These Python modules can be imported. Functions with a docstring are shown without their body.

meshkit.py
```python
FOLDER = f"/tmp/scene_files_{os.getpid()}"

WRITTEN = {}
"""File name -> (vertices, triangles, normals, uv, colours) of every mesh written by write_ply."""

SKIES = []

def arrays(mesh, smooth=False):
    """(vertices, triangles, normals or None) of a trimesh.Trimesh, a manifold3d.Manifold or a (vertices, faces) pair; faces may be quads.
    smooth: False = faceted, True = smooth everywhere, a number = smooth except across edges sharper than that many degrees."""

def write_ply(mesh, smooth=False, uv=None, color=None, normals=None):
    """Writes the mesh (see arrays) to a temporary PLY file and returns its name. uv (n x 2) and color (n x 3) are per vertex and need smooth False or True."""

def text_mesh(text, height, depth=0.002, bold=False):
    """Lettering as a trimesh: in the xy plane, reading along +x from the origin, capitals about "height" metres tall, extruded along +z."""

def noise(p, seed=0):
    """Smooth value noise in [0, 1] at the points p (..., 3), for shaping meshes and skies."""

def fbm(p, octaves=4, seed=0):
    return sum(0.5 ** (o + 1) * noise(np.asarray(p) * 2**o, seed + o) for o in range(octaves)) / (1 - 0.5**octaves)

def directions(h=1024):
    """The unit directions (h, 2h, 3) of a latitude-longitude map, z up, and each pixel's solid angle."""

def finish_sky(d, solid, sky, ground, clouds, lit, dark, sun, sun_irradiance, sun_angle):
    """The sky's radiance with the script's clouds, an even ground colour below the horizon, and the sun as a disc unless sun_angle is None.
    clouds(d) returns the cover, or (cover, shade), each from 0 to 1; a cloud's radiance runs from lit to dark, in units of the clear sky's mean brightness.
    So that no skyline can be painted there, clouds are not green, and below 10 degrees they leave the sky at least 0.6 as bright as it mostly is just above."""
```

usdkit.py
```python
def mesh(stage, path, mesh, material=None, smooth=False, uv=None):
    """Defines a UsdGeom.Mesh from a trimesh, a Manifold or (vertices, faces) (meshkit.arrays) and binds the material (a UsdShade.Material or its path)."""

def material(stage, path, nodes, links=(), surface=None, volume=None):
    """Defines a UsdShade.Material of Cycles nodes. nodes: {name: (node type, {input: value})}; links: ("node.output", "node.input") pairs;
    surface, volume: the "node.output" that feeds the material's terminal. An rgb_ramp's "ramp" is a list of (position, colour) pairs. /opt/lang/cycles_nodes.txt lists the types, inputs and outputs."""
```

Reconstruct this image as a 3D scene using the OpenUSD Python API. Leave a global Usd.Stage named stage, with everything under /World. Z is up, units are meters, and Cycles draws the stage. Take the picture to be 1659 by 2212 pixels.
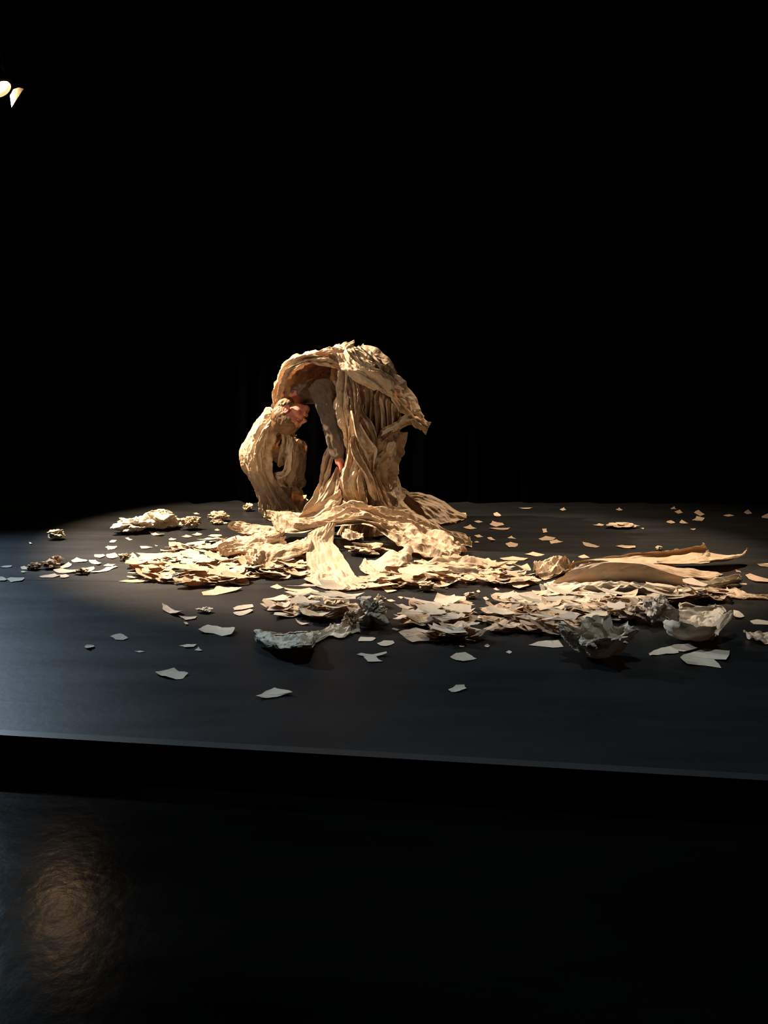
import math, numpy as np, trimesh, usdkit, meshkit
import manifold3d as m3
from scipy.interpolate import RectBivariateSpline
from shapely.geometry import Polygon, Point
from pxr import Usd, UsdGeom, UsdLux, Gf, Sdf

stage = Usd.Stage.CreateInMemory()
UsdGeom.SetStageUpAxis(stage, 'Z'); UsdGeom.SetStageMetersPerUnit(stage, 1.0)
W_ = UsdGeom.Xform.Define(stage, '/World')

# ------------------------------------------------------------------ camera, lights
FPX, CX, CY, CAMH = 1663.0, 829.5, 1106.0, 1.0
PITCH = math.atan(276 / FPX)
cam = UsdGeom.Camera.Define(stage, '/World/Camera')
cam.CreateHorizontalApertureAttr(36.0); cam.CreateFocalLengthAttr(36.0 * FPX / 1659)
cam.CreateClippingRangeAttr((0.05, 200.0)); cam.CreateExposureAttr(0.0)
cam.AddTranslateOp().Set((0, 0, CAMH)); cam.AddRotateXOp().Set(90 - math.degrees(PITCH))

def light(name, pos, target, color, watts, cone=None, soft=0.3, radius=0.06):
    l = UsdLux.SphereLight.Define(stage, '/World/' + name)
    l.CreateRadiusAttr(radius); l.CreateColorAttr(Gf.Vec3f(*color)); l.CreateIntensityAttr(watts * 1.25)
    l.CreateNormalizeAttr(True)
    d = np.array(target, float) - np.array(pos, float); d /= np.linalg.norm(d)
    z = -d; x = np.cross([0, 0, 1.0], z); x /= np.linalg.norm(x); y = np.cross(z, x)
    M = Gf.Matrix4d(*x, 0, *y, 0, *z, 0, *map(float, pos), 1)
    l.AddTransformOp().Set(M)
    if cone:
        s = UsdLux.ShapingAPI.Apply(l.GetPrim())
        s.CreateShapingConeAngleAttr(cone); s.CreateShapingConeSoftnessAttr(soft)
    return l

LAMP = np.array([-2.55, 5.5, 2.94])
AIM = np.array([-0.5, 5.2, 0.0])
WARM = (1.0, 0.72, 0.46)
# stage lamps hung outside the frame
light('BackLamp', (2.6, 6.1, 4.6), (1.05, 4.65, 0), (1.0, 0.71, 0.45), 380, 17, 0.6)
light('TopLamp', (-1.9, 4.7, 4.7), (-0.45, 4.75, 0), WARM, 34, 18, 0.6)
light('FrontLamp', (-3.4, 2.2, 3.4), (-0.3, 5.3, 0.6), (1.0, 0.84, 0.64), 66, 8.5, 0.5)
light('CoolSideLamp', (-4.3, 6.0, 3.0), (-1.2, 2.6, 0), (0.60, 0.82, 1.0), 205, 30, 0.6)
light('CoolWashLamp', (0.5, 3.9, 5.2), (0.35, 2.75, 0), (0.92, 1.0, 0.95), 78, 18, 0.7)

# ------------------------------------------------------------------ helpers
cp, sp = math.cos(PITCH), math.sin(PITCH)
def ray(px, py):
    a, b = (px - CX) / FPX, (CY - py) / FPX
    return np.array([a, cp + b * sp, -sp + b * cp])
def P(px, py, Y):                       # the point of the picture at distance Y
    r = ray(px, py); return np.array([0, 0, CAMH]) + r * (Y / r[1])
def G(px, py, z=0.0):                   # the point of the picture on the floor
    r = ray(px, py); return np.array([0, 0, CAMH]) + r * ((z - CAMH) / r[2])

used = {}
def path_of(name, parent):
    base = (parent.GetPath() if parent is not None else Sdf.Path('/World')).AppendChild(name)
    k = used.get(base, 0); used[base] = k + 1
    return base if k == 0 else base.GetParentPath().AppendChild('%s_%03d' % (name, k))
def tag(o, label=None, cat=None, group=None, kind=None):
    for k, v in (('label', label), ('category', cat), ('group', group), ('kind', kind)):
        if v: o.SetCustomDataByKey(k, v)
    return o
def thing(name, label, cat, loc=(0, 0, 0), group=None):
    x = UsdGeom.Xform.Define(stage, path_of(name, None)); x.AddTranslateOp().Set(Gf.Vec3d(*map(float, loc)))
    return tag(x.GetPrim(), label, cat, group)
def obj(name, mesh, mat, parent=None, loc=None, smooth=30):
    """a mesh in world coordinates becomes one Mesh prim, with its origin at loc"""
    v, f = (np.asarray(mesh[0], float), np.asarray(mesh[1])) if isinstance(mesh, tuple) else (np.asarray(mesh.vertices), np.asarray(mesh.faces))
    if loc is None:
        loc = (0, 0, 0)
        if parent is None:
            loc = (*(v[:, :2].min(0) + v[:, :2].max(0)) / 2, v[:, 2].min())
    off = np.array(loc, float)
    if parent is not None:
        off = np.array(UsdGeom.Xformable(parent).GetLocalTransformation().ExtractTranslation())
        if parent.GetPath().pathElementCount > 2:
            off = np.array(UsdGeom.Xformable(parent).ComputeLocalToWorldTransform(Usd.TimeCode.Default()).ExtractTranslation())
    m = usdkit.mesh(stage, str(path_of(name, parent)), (v - off, f), mat, smooth=smooth)
    if parent is None: m.AddTranslateOp().Set(Gf.Vec3d(*map(float, off)))
    return m.GetPrim()

def fbm(p, o=4, seed=0): return meshkit.fbm(np.asarray(p, float), o, seed)
def tri(x): return 2 * np.abs(2 * (x - np.floor(x + 0.5))) - 1
def crumple(p, seed, scale=1.0, n=9):
    """folded-paper relief: triangle waves in many directions, sharp creases and flat facets; about [-1, 1]"""
    r = np.random.RandomState(seed); p = np.asarray(p, float) / scale
    w = np.stack([fbm(p * 3 + k * 7.7, 2, seed + k) for k in range(p.shape[-1])], -1) - 0.5
    q = p + 0.35 * w; out = 0
    for k in range(n):
        d = r.randn(p.shape[-1]); d /= np.linalg.norm(d)
        lam = 0.55 * 0.78 ** k
        out = out + lam / .55 * tri(q @ d / lam + r.rand()) * (0.4 + 1.2 * fbm(p * 2.3 + k * 3.1, 2, seed + 50 + k))
    return out / 2.0

def sheet(rows, nu=70, nv=40, pleats=0, pamp=0.0, camp=0.012, cscale=0.25, seed=1, jag=0.02, along=False, drift=0.5, ground=None):
    """a crumpled paper sheet lofted through a grid of (px, py, distance) points; pleats run along the rows' direction"""
    C = np.array([[q if len(q) == 4 else P(*q) for q in r] for r in rows], float)[..., :3]
    a, b = C.shape[:2]; nu, nv = int(nu * 1.8), int(nv * 1.8)
    U, V = np.linspace(0, 1, a), np.linspace(0, 1, b)
    sp_ = [RectBivariateSpline(U, V, C[..., k], kx=min(2, a - 1) if a < 4 else 3, ky=min(2, b - 1) if b < 4 else 3, s=0) for k in range(3)]
    u, v = np.meshgrid(np.linspace(0, 1, nu), np.linspace(0, 1, nv), indexing='ij')
    jv = (fbm(np.stack([u * 14, v * 0 + seed, v * 2], -1), 3, seed) - 0.5) * 2 * jag
    ju = (fbm(np.stack([v * 11, u * 0 + seed + .5, u * 2], -1), 3, seed + 9) - 0.5) * 2 * jag
    uu, vv = np.clip(u + ju * np.abs(2 * u - 1), -.02, 1.02), np.clip(v + jv * np.abs(2 * v - 1), -.03, 1.03)
    X = np.stack([s.ev(uu, vv) for s in sp_], -1)
    Tu, Tv = np.gradient(X, axis=0), np.gradient(X, axis=1)
    N = np.cross(Tu, Tv); N /= np.maximum(np.linalg.norm(N, axis=-1, keepdims=True), 1e-9)
    su, sv = np.linalg.norm(Tu, axis=-1).mean(1).sum(), np.linalg.norm(Tv, axis=-1).mean(0).sum()
    uv = np.stack([u * su, v * sv, 0 * u], -1)
    an = [0.33, 1.0, 1] if pleats else [.6, 1, 1]
    h = 1.35 * camp * (crumple(uv * an, seed, cscale * 1.2, 7) + .5 * crumple(uv * [.45, 1, 1], seed + 7, cscale * .5, 5))
    if pleats:
        w = v if not along else u; o_ = u if not along else v
        ph = .8 * pleats * w + drift * pleats * 0.5 * (fbm(np.stack([o_ * 2.5, w * 2.5, 0 * u + seed], -1), 2, seed + 3) - 0.5)
        h = h + 1.25 * pamp * (0.65 * tri(ph) + 0.4 * tri(ph * 1.7 + 0.3 + .4 * fbm(np.stack([o_ * 4, w * 2, 0 * u + seed], -1), 2, seed + 8))) * (0.5 + fbm(np.stack([o_ * 3, w * 3, 0 * u + seed], -1), 2, seed + 5))
    X = X + N * h[..., None]
    if ground is not None: X[..., 2] = np.maximum(X[..., 2], ground + 0.012 * np.abs(h) / max(camp + pamp, 1e-6))
    i = np.arange(nu * nv).reshape(nu, nv)
    q = np.stack([i[:-1, :-1], i[1:, :-1], i[1:, 1:], i[:-1, 1:]], -1).reshape(-1, 4)
    f = np.vstack([q[:, [0, 1, 2]], q[:, [0, 2, 3]]])
    return X.reshape(-1, 3), f

# ------------------------------------------------------------------ materials
L = '/World/Looks/'
def mat_paper(name, tint=(0.50, 0.40, 0.30), trans=(0.45, 0.17, 0.06), tw=0.09, crease=0.6):
    return usdkit.material(stage, L + name, {
        'geo': ('geometry', {}), 'info': ('object_info', {}),
        'n1': ('noise_texture', {'scale': 9.0, 'detail': 5.0, 'roughness': 0.6}),
        'ramp': ('rgb_ramp', {'ramp': [(0.3, tuple(c * 0.86 for c in tint)), (0.7, tuple(min(1, c * 1.08) for c in tint))]}),
        'var': ('map_range', {'to_min': 0.88, 'to_max': 1.1}),
        'hsv': ('hsv', {'hue': 0.5, 'saturation': 1.0}),
        'n2': ('noise_texture', {'scale': 60.0, 'detail': 4.0}),
        'wn': ('noise_texture', {'scale': 7.0, 'detail': 2.0}), 'wm': ('mix_vector', {'fac': 0.12}),
        'vo': ('voronoi_texture', {'feature': 'f1', 'metric': 'manhattan', 'scale': 16.0}), 'vo2': ('voronoi_texture', {'feature': 'f1', 'metric': 'manhattan', 'scale': 41.0}),
        'b1': ('bump', {'strength': 0.55 * crease, 'distance': 0.022}), 'b2': ('bump', {'strength': 0.4 * crease, 'distance': 0.008}),
        'bump': ('bump', {'strength': 0.3, 'distance': 0.003}),
        'p': ('principled_bsdf', {'roughness': 0.62, 'specular_ior_level': 0.25}),
        't': ('translucent_bsdf', {'color': trans}),
        'mx': ('mix_closure', {'fac': tw})},
        [('geo.position', 'n1.vector'), ('geo.position', 'n2.vector'), ('n1.fac', 'ramp.fac'), ('info.random', 'var.value'), ('var.result', 'hsv.value'),
         ('ramp.color', 'hsv.color'), ('hsv.color', 'p.base_color'), ('geo.position', 'wn.vector'), ('geo.position', 'wm.a'), ('wn.color', 'wm.b'), ('wm.result', 'vo.vector'), ('wm.result', 'vo2.vector'), ('vo.distance', 'b1.height'), ('b1.normal', 'b2.normal'), ('vo2.distance', 'b2.height'), ('b2.normal', 'bump.normal'),
         ('n2.fac', 'bump.height'), ('bump.normal', 'p.normal'),
         ('p.BSDF', 'mx.closure1'), ('t.BSDF', 'mx.closure2')], surface='mx.closure')
KRAFT = mat_paper('kraft_paper')
KRAFT_FLAT, PALE_FLAT = mat_paper('flat_kraft_paper', crease=0.15), mat_paper('flat_pale_paper', (0.55, 0.49, 0.41), (0.40, 0.2, 0.1), 0.05, 0.12)
PALE = mat_paper('pale_paper', (0.55, 0.49, 0.41), (0.40, 0.2, 0.1), 0.05)
def simple(name, col, rough=0.6, spec=0.5, metal=0.0, bump=None, var=0.15, nscale=12.0):
    nodes = {'geo': ('geometry', {}), 'n': ('noise_texture', {'scale': nscale, 'detail': 4.0}),
             'ramp': ('rgb_ramp', {'ramp': [(0.25, tuple(c * (1 - var) for c in col)), (0.75, tuple(c * (1 + var) for c in col))]}),
             'p': ('principled_bsdf', {'roughness': rough, 'specular_ior_level': spec, 'metallic': metal})}
    links = [('geo.position', 'n.vector'), ('n.fac', 'ramp.fac'), ('ramp.color', 'p.base_color')]
    if bump:
        nodes['n2'] = ('noise_texture', {'scale': bump[0], 'detail': 5.0}); nodes['b'] = ('bump', {'strength': bump[1], 'distance': bump[2]})
        links += [('geo.position', 'n2.vector'), ('n2.fac', 'b.height'), ('b.normal', 'p.normal')]
    return usdkit.material(stage, L + name, nodes, links, surface='p.BSDF')
def floor_mat(name, lo, hi, rough, spec):
    return usdkit.material(stage, L + name, {
        'geo': ('geometry', {}), 'map': ('mapping', {'scale': (0.7, 3.0, 1.0)}),
        'n': ('noise_texture', {'scale': 1.6, 'detail': 7.0, 'roughness': 0.62}), 'n2': ('noise_texture', {'scale': 26.0, 'detail': 4.0}),
        'ramp': ('rgb_ramp', {'ramp': [(0.3, lo), (0.7, hi)]}),
        'rr': ('map_range', {'from_min': 0.3, 'from_max': 0.7, 'to_min': rough[0], 'to_max': rough[1]}),
        'b': ('bump', {'strength': 0.25, 'distance': 0.003}),
        'p': ('principled_bsdf', {'specular_ior_level': spec, 'specular_tint': (0.78, 0.9, 1.0)})},
        [('geo.position', 'map.vector'), ('map.vector', 'n.vector'), ('geo.position', 'n2.vector'), ('n.fac', 'ramp.fac'), ('ramp.color', 'p.base_color'),
         ('n.fac', 'rr.value'), ('rr.result', 'p.roughness'), ('n2.fac', 'b.height'), ('b.normal', 'p.normal')], surface='p.BSDF')
STAGE = floor_mat('stage_mat', (0.006, 0.0068, 0.0085), (0.0115, 0.0122, 0.0142), (0.40, 0.50), 0.27)
BLACK = floor_mat('black_floor', (0.0012, 0.0012, 0.0014), (0.003, 0.003, 0.003), (0.15, 0.22), 0.11)
EDGE = simple('edge_strip', (0.022, 0.024, 0.028), 0.4, 0.5)
VELVET = simple('black_velvet', (0.0004, 0.0004, 0.0005), 0.95, 0.0)
METAL = simple('black_metal', (0.006, 0.006, 0.006), 0.6, 0.2)
DOOR = simple('lamp_door_metal', (0.55, 0.53, 0.48), 0.6, 0.3)
SHIRT = simple('grey_shirt', (0.11, 0.09, 0.075), 0.85, 0.1, bump=(220, 0.3, 0.002))
TROUSER = simple('dark_trousers', (0.01, 0.01, 0.012), 0.9, 0.05)
SKIN = usdkit.material(stage, L + 'skin', {
    'geo': ('geometry', {}), 'n': ('noise_texture', {'scale': 40.0, 'detail': 3.0}),
    'ramp': ('rgb_ramp', {'ramp': [(0.3, (0.40, 0.15, 0.11)), (0.7, (0.50, 0.21, 0.15))]}),
    'p': ('principled_bsdf', {'roughness': 0.5, 'specular_ior_level': 0.4, 'subsurface_weight': 0.15, 'subsurface_scale': 0.01})},
    [('geo.position', 'n.vector'), ('n.fac', 'ramp.fac'), ('ramp.color', 'p.base_color')], surface='p.BSDF')
HAIR = simple('brown_hair', (0.13, 0.075, 0.035), 0.55, 0.4, var=0.4, nscale=90.0)
EYE = simple('eye_white', (0.6, 0.57, 0.53), 0.2, 0.5)
LENS = usdkit.material(stage, L + 'lit_lens', {'e': ('emission', {'color': (1.0, 0.60, 0.28), 'strength': 95.0})}, surface='e.emission')

# ------------------------------------------------------------------ setting
def struct(name, mesh, mat, smooth=30, label=None): return tag(obj(name, mesh, mat, None, None, smooth), label, None, None, 'structure')
def prism(poly, z0, z1):
    m = trimesh.creation.extrude_polygon(Polygon(poly), z1 - z0, engine='earcut'); m.apply_translation((0, 0, z0)); return m
e0, e1 = G(-10, 1590), G(1000, 1650)
dr = (e1 - e0)[:2]; dr /= np.linalg.norm(dr); nrm = np.array([-dr[1], dr[0]])        # nrm points to the back
A, B = e0[:2] - dr * 6, e0[:2] + dr * 9
S0, S1 = G(0, 1252)[:2], G(600, 1262)[:2]; s1 = (S1 - S0) / np.linalg.norm(S1 - S0)
T0, T1 = G(1000, 1160)[:2], G(1659, 1165)[:2]; t1 = (T1 - T0) / np.linalg.norm(T1 - T0)
def along(p, d, x): return p + d * ((x - p[0]) / d[0])
g = 0.004
lines = [(A + nrm * 0.035, B + nrm * 0.035), (along(S0, s1, -8), along(S0, s1, 9)), (along(T0, t1, -8), along(T0, t1, 9)), (np.array([-8, 6.9]), np.array([9, 6.9]))]
fl = thing('floor', 'black stage floor laid with wide dance mat strips', None); tag(fl, kind='structure')
for (a0, b0), (a1, b1) in zip(lines[:-1], lines[1:]):
    obj('mat_strip', prism([a0 + [0, g / 2], b0 + [0, g / 2], b1 - [0, g / 2], a1 - [0, g / 2]], -0.006, 0.0), STAGE, fl)
obj('platform', prism([A + nrm * .01, B + nrm * .01, (9, 6.9), (-8, 6.9)], -0.10, -0.0065), simple('black_plywood', (0.008, 0.008, 0.008), 0.7, 0.2), fl)
est = prism([A, B, B + nrm * 0.033, A + nrm * 0.033], -0.03, 0.004)
struct('trim_1', est, EDGE, label='thin dark edging strip along the front of the stage')
struct('floor_auditorium', prism([(-8, -2), (9, -2), (9, 3.5), (-8, 3.5)], -0.16, -0.1), BLACK, label='glossy black floor in front of the stage')
xs = np.linspace(-8, 9, 700); yy = 6.55 + 0.07 * np.sin(xs * 13) + 0.04 * np.sin(xs * 29 + 1)
zz = np.linspace(0.005, 7, 8)
vv = np.array([(x, y + 0.02 * z * 0, z) for z in zz for x, y in zip(xs, yy)]); n_ = len(xs)
ff = [(r * n_ + i, r * n_ + i + 1, (r + 1) * n_ + i + 1, (r + 1) * n_ + i) for r in range(len(zz) - 1) for i in range(n_ - 1)]
struct('wall_back', (vv, np.array(ff)), VELVET, True, 'black velvet curtain closing off the back of the stage')

# ------------------------------------------------------------------ lamp
def tube(a, b, r, n=20): return trimesh.creation.cylinder(radius=r, segment=(a, b), sections=n)
d = AIM - LAMP; d /= np.linalg.norm(d)
rx = np.cross(d, [0, 0, 1.0]); rx /= np.linalg.norm(rx); ry = np.cross(rx, d)
lamp = thing('stage_spotlight', 'lit stage spotlight with open barn doors hanging at top left', 'spotlight', LAMP)
def lathe_dir(prof, c):
    m = trimesh.creation.revolve(np.array(prof), sections=40)
    M = np.eye(4); M[:3, 0], M[:3, 1], M[:3, 2], M[:3, 3] = rx, np.cross(d, rx), d, c
    m.apply_transform(M); return m
R0 = 0.068
obj('housing', lathe_dir([(0, -.26), (.06, -.26), (.082, -.22), (.086, -.02), (.092, -.015), (.092, .012), (R0 + .004, .012), (R0 + .004, -.03), (0, -.03)], LAMP), METAL, lamp)
for k in range(4): obj('cooling_fin', lathe_dir([(.084, -.2 + .03 * k), (.1, -.2 + .03 * k), (.1, -.192 + .03 * k), (.084, -.192 + .03 * k)], LAMP), METAL, lamp)
obj('lens', lathe_dir([(0, .002), (R0 * .6, -.003), (R0, -.012), (R0, -.02), (0, -.02)], LAMP), LENS, lamp)
for pts in ([(29, 193, 5.44), (41, 189, 5.40), (51, 192, 5.36), (25, 232, 5.36), (22, 207, 5.44)], [(-22, 193, 5.50), (-32, 189, 5.44), (-42, 192, 5.40), (-20, 232, 5.40), (-15, 207, 5.48)]):
    v = np.array([P(*q) for q in pts]); nn = np.cross(v[1] - v[0], v[4] - v[0]); nn *= .0012 / np.linalg.norm(nn)
    obj('barn_door', trimesh.convex.convex_hull(np.vstack([v + nn, v - nn])), DOOR, lamp, smooth=False)
for s in (-1, 1): obj('yoke_arm', tube(LAMP - d * .1 + rx * s * .105, LAMP - d * .06 + rx * s * .105 + np.array([0, 0, .2]), .008), METAL, lamp)
top = LAMP - d * .06 + np.array([0, 0, .2])
obj('yoke_bar', tube(top - rx * .105, top + rx * .105, .008), METAL, lamp)
obj('clamp', tube(top, top + np.array([0, 0, .42]), .016), METAL, lamp)
pipe = top + np.array([0, 0, .445])
tag(obj('lighting_pipe', tube(pipe + [-3, 0, 0], pipe + [1.2, 0, 0], .024), METAL), 'black lighting pipe that carries the spotlight at top left', 'pipe')
light('StageSpotlightBeam', LAMP + d * 0.03, AIM, (1.0, 0.72, 0.455), 660, 32, 0.55, radius=0.03)

# ------------------------------------------------------------------ person
def hull_chain(chains, edge=0.012, smooth=8):
    parts = []
    for ch in chains:
        for (p, r), (q, s) in zip(ch[:-1], ch[1:]):
            sp1 = [m3.Manifold.sphere(rad, 20).translate(tuple(map(float, c))) for c, rad in ((p, r), (q, s))]
            parts.append(m3.Manifold.batch_hull(sp1))
    m = m3.Manifold.batch_boolean(parts, m3.OpType.Add).refine_to_length(edge).to_mesh()
    t = trimesh.Trimesh(m.vert_properties[:, :3], m.tri_verts, process=True)
    e = t.edges_unique; x = np.array(t.vertices); k = np.maximum(np.bincount(e.ravel(), minlength=len(x)), 1)[:, None]
    for _ in range(smooth):
        m_ = np.zeros_like(x); np.add.at(m_, e[:, 0], x[e[:, 1]]); np.add.at(m_, e[:, 1], x[e[:, 0]]); x = x + .4 * (np.where(k > 1, m_ / k, x) - x)
    return trimesh.Trimesh(x, t.faces, process=False)
V = lambda *a: np.array(a, float)
hipc = V(-0.06, 5.32, 0.97); hipL, hipR = hipc + [0.02, -.10, -.03], hipc + [0.02, .10, -.03]
chest = V(-0.33, 5.28, 1.03); neckb = P(655, 843, 5.25)
shL = P(698, 838, 5.09); shR = V(shL[0], 5.46, shL[2] - .02)
elL = P(719, 925, 4.98); wrL = P(731, 988, 4.93)
elR = V(elL[0] - .02, 5.55, elL[2]); wrR = V(wrL[0] + .05, 5.5, wrL[2])
headc = P(628, 895, 5.17)
hu = V(-0.58, -0.12, -0.80); hu /= np.linalg.norm(hu)                      # neck to crown
hf = V(0.74, -0.42, -0.5); hf -= hu * (hf @ hu); hf /= np.linalg.norm(hf)   # where the face looks
hs = np.cross(hu, hf)                                                       # a side of the head
if hs[1] > 0: hs = -hs                                                      # the near side
def H(a, b, c): return headc + hf * a + hs * b + hu * c
kL, kR = hipL + [-.05, .0, -.44], hipR + [-.03, 0, -.44]
aL, aR = V(hipL[0] + .03, hipL[1], .09), V(hipR[0] + .03, hipR[1], .09)
def finger(w, dirn, side, lens, curl, r):
    ch = [(w, r)]; p, dd = w, dirn
    for k, l in enumerate(lens):
        dd = dd * math.cos(curl) + side * math.sin(curl); dd /= np.linalg.norm(dd); p = p + dd * l; ch.append((p, r * (.95 - .1 * k)))
    return ch
def hand(wr, el, near):
    ax = (wr - el) / np.linalg.norm(wr - el); ax = ax + V(.12, 0, -.2); ax /= np.linalg.norm(ax)
    pal = V(1, 0, 0.1); pal -= ax * (pal @ ax); pal /= np.linalg.norm(pal); ac = np.cross(ax, pal)   # ac across the palm
    if ac[1] > 0: ac = -ac
    out = [[(wr, .027), (wr + ax * .03, .029)]]
    for k, o in enumerate((-.03, -.01, .01, .03)):
        kn = wr + ax * (.092 - .004 * abs(k - 1.5)) + ac * o * near
        out.append([(wr + ax * .02 + ac * o * .6 * near, .016), (kn, .0125)])
        out.append(finger(kn, ax, pal, [(.042, .026, .021), (.046, .029, .022), (.043, .027, .021), (.034, .021, .019)][k], .28, .0092))
    out.append([(wr + ax * .02, .02), (wr + ax * .045 - ac * .04 * near, .014)])
    out.append(finger(wr + ax * .045 - ac * .04 * near, ax * .8 - ac * .5 * near, pal, (.035, .028), .2, .0105))
    return out
head = [[(H(-.022, 0, .035), .082), (H(.028, 0, .03), .074)], [(H(.02, 0, .0), .07), (H(.045, 0, -.055), .047)], [(H(.05, 0, -.03), .05), (H(.072, 0, -.09), .024)],
        [(H(.05, .03, -.03), .035), (H(.05, -.03, -.03), .035)], [(H(.085, .026, .022), .016), (H(.085, -.026, .022), .016)],
        [(H(.098, 0, .015), .010), (H(.118, 0, -.022), .012)], [(H(.108, .011, -.024), .008), (H(.108, -.011, -.024), .008)],
        [(H(.096, .02, -.052), .008), (H(.096, -.02, -.052), .008)], [(H(.094, .018, -.062), .008), (H(.094, -.018, -.062), .008)],
        [(H(-.03, 0, -.03), .058), (neckb, .06)]]
body = hull_chain(head + [[(neckb, .055), (chest, .10), (hipc, .11)], [(shL, .05), (elL, .04), (wrL, .027)], [(shR, .05), (elR, .04), (wrR, .027)], [(chest, .1), (shL, .05)], [(chest, .1), (shR, .05)],
                          [(hipL, .085), (kL, .055), (aL, .04), (aL + [-.16, 0, -.055], .03)], [(hipR, .085), (kR, .055), (aR, .04), (aR + [-.16, 0, -.055], .03)], [(hipL, .09), (hipR, .09)]]
                  + hand(wrL, elL, 1) + hand(wrR, elR, 1), 0.006, 5)
man = thing('person', 'person in a grey shirt bent double under the paper cloak, head and arm hanging', 'person', (hipc[0], hipc[1], 0))
obj('body', body, SKIN, man, smooth=60)
ears = []
for s in (1, -1):
    c = H(-.006, .078 * s, -.008)
    e = trimesh.creation.torus(.018, .006, 24, 12); M = np.eye(4)
    M[:3, 0], M[:3, 1], M[:3, 2], M[:3, 3] = hf, hu * 1.4, hs, c; e.apply_transform(M)
    e2 = trimesh.creation.icosphere(2, .016); M2 = M.copy(); M2[:3, 2] = hs * .3; e2.apply_transform(M2)
    obj('ear', trimesh.util.concatenate([e, e2]), SKIN, man, smooth=60)
for s in (1, -1):
    e = trimesh.creation.icosphere(2, .010); e.apply_translation(H(.079, .03 * s, .004)); obj('eye', e, EYE, man, smooth=60)
hm = hull_chain([[(H(-.03, 0, .042), .089), (H(.02, 0, .05), .080)], [(H(-.05, 0, -.01), .075), (H(-.045, 0, -.05), .06)], [(H(.03, 0, .085), .055), (H(-.02, 0, .08), .07)]], 0.005, 4)
hn = hm.vertex_normals; hv = np.array(hm.vertices)
hv = hv + hn * (0.012 * (fbm(hv @ np.stack([hf, hs, hu * .35], 1) * 70, 3, 5) - 0.45))[:, None]
obj('hair', (hv, hm.faces), HAIR, man, smooth=40)
sh = hull_chain([[(neckb + (headc - neckb) * .12, .074), (neckb + (chest - neckb) * .3, .115), (chest, .135), (hipc, .145)], [(chest + [0, 0, .02], .12), (shL, .078)], [(chest + [0, 0, .02], .12), (shR, .078)], [(shL, .078), (neckb + (chest - neckb) * .2, .07), (shR, .078)],
                 [(shL, .08), (elL, .062), (wrL + (elL - wrL) * .12, .043)], [(shR, .08), (elR, .062), (wrR + (elR - wrR) * .12, .043)]], 0.009, 6)
sv_ = np.array(sh.vertices); sv_ = sv_ + sh.vertex_normals * (0.010 * crumple(sv_ * [1.4, 1.4, .8], 77, 0.16, 6))[:, None]
obj('shirt', (sv_, sh.faces), SHIRT, man, smooth=45)
cl = trimesh.creation.torus(.068, .013, 40, 12); ax = headc - neckb; ax /= np.linalg.norm(ax)
cl.apply_transform(trimesh.geometry.align_vectors([0, 0, 1], ax)); cl.apply_translation(neckb + ax * .03); obj('collar', cl, SHIRT, man, smooth=60)
tr = hull_chain([[(hipL, .115), (kL, .085), (aL, .07)], [(hipR, .115), (kR, .085), (aR, .07)], [(hipL, .12), (hipR, .12)], [(hipc, .12), (hipc + [-.04, 0, .0], .12)]], 0.015, 6)
obj('trousers', tr, TROUSER, man, smooth=60)
for a_ in (aL, aR):
    obj('shoe', hull_chain([[(a_ + [.03, 0, -.045], .043), (a_ + [-.08, 0, -.045], .045), (a_ + [-.17, 0, -.055], .034)]], .012, 3), TROUSER, man, smooth=60)

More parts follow.
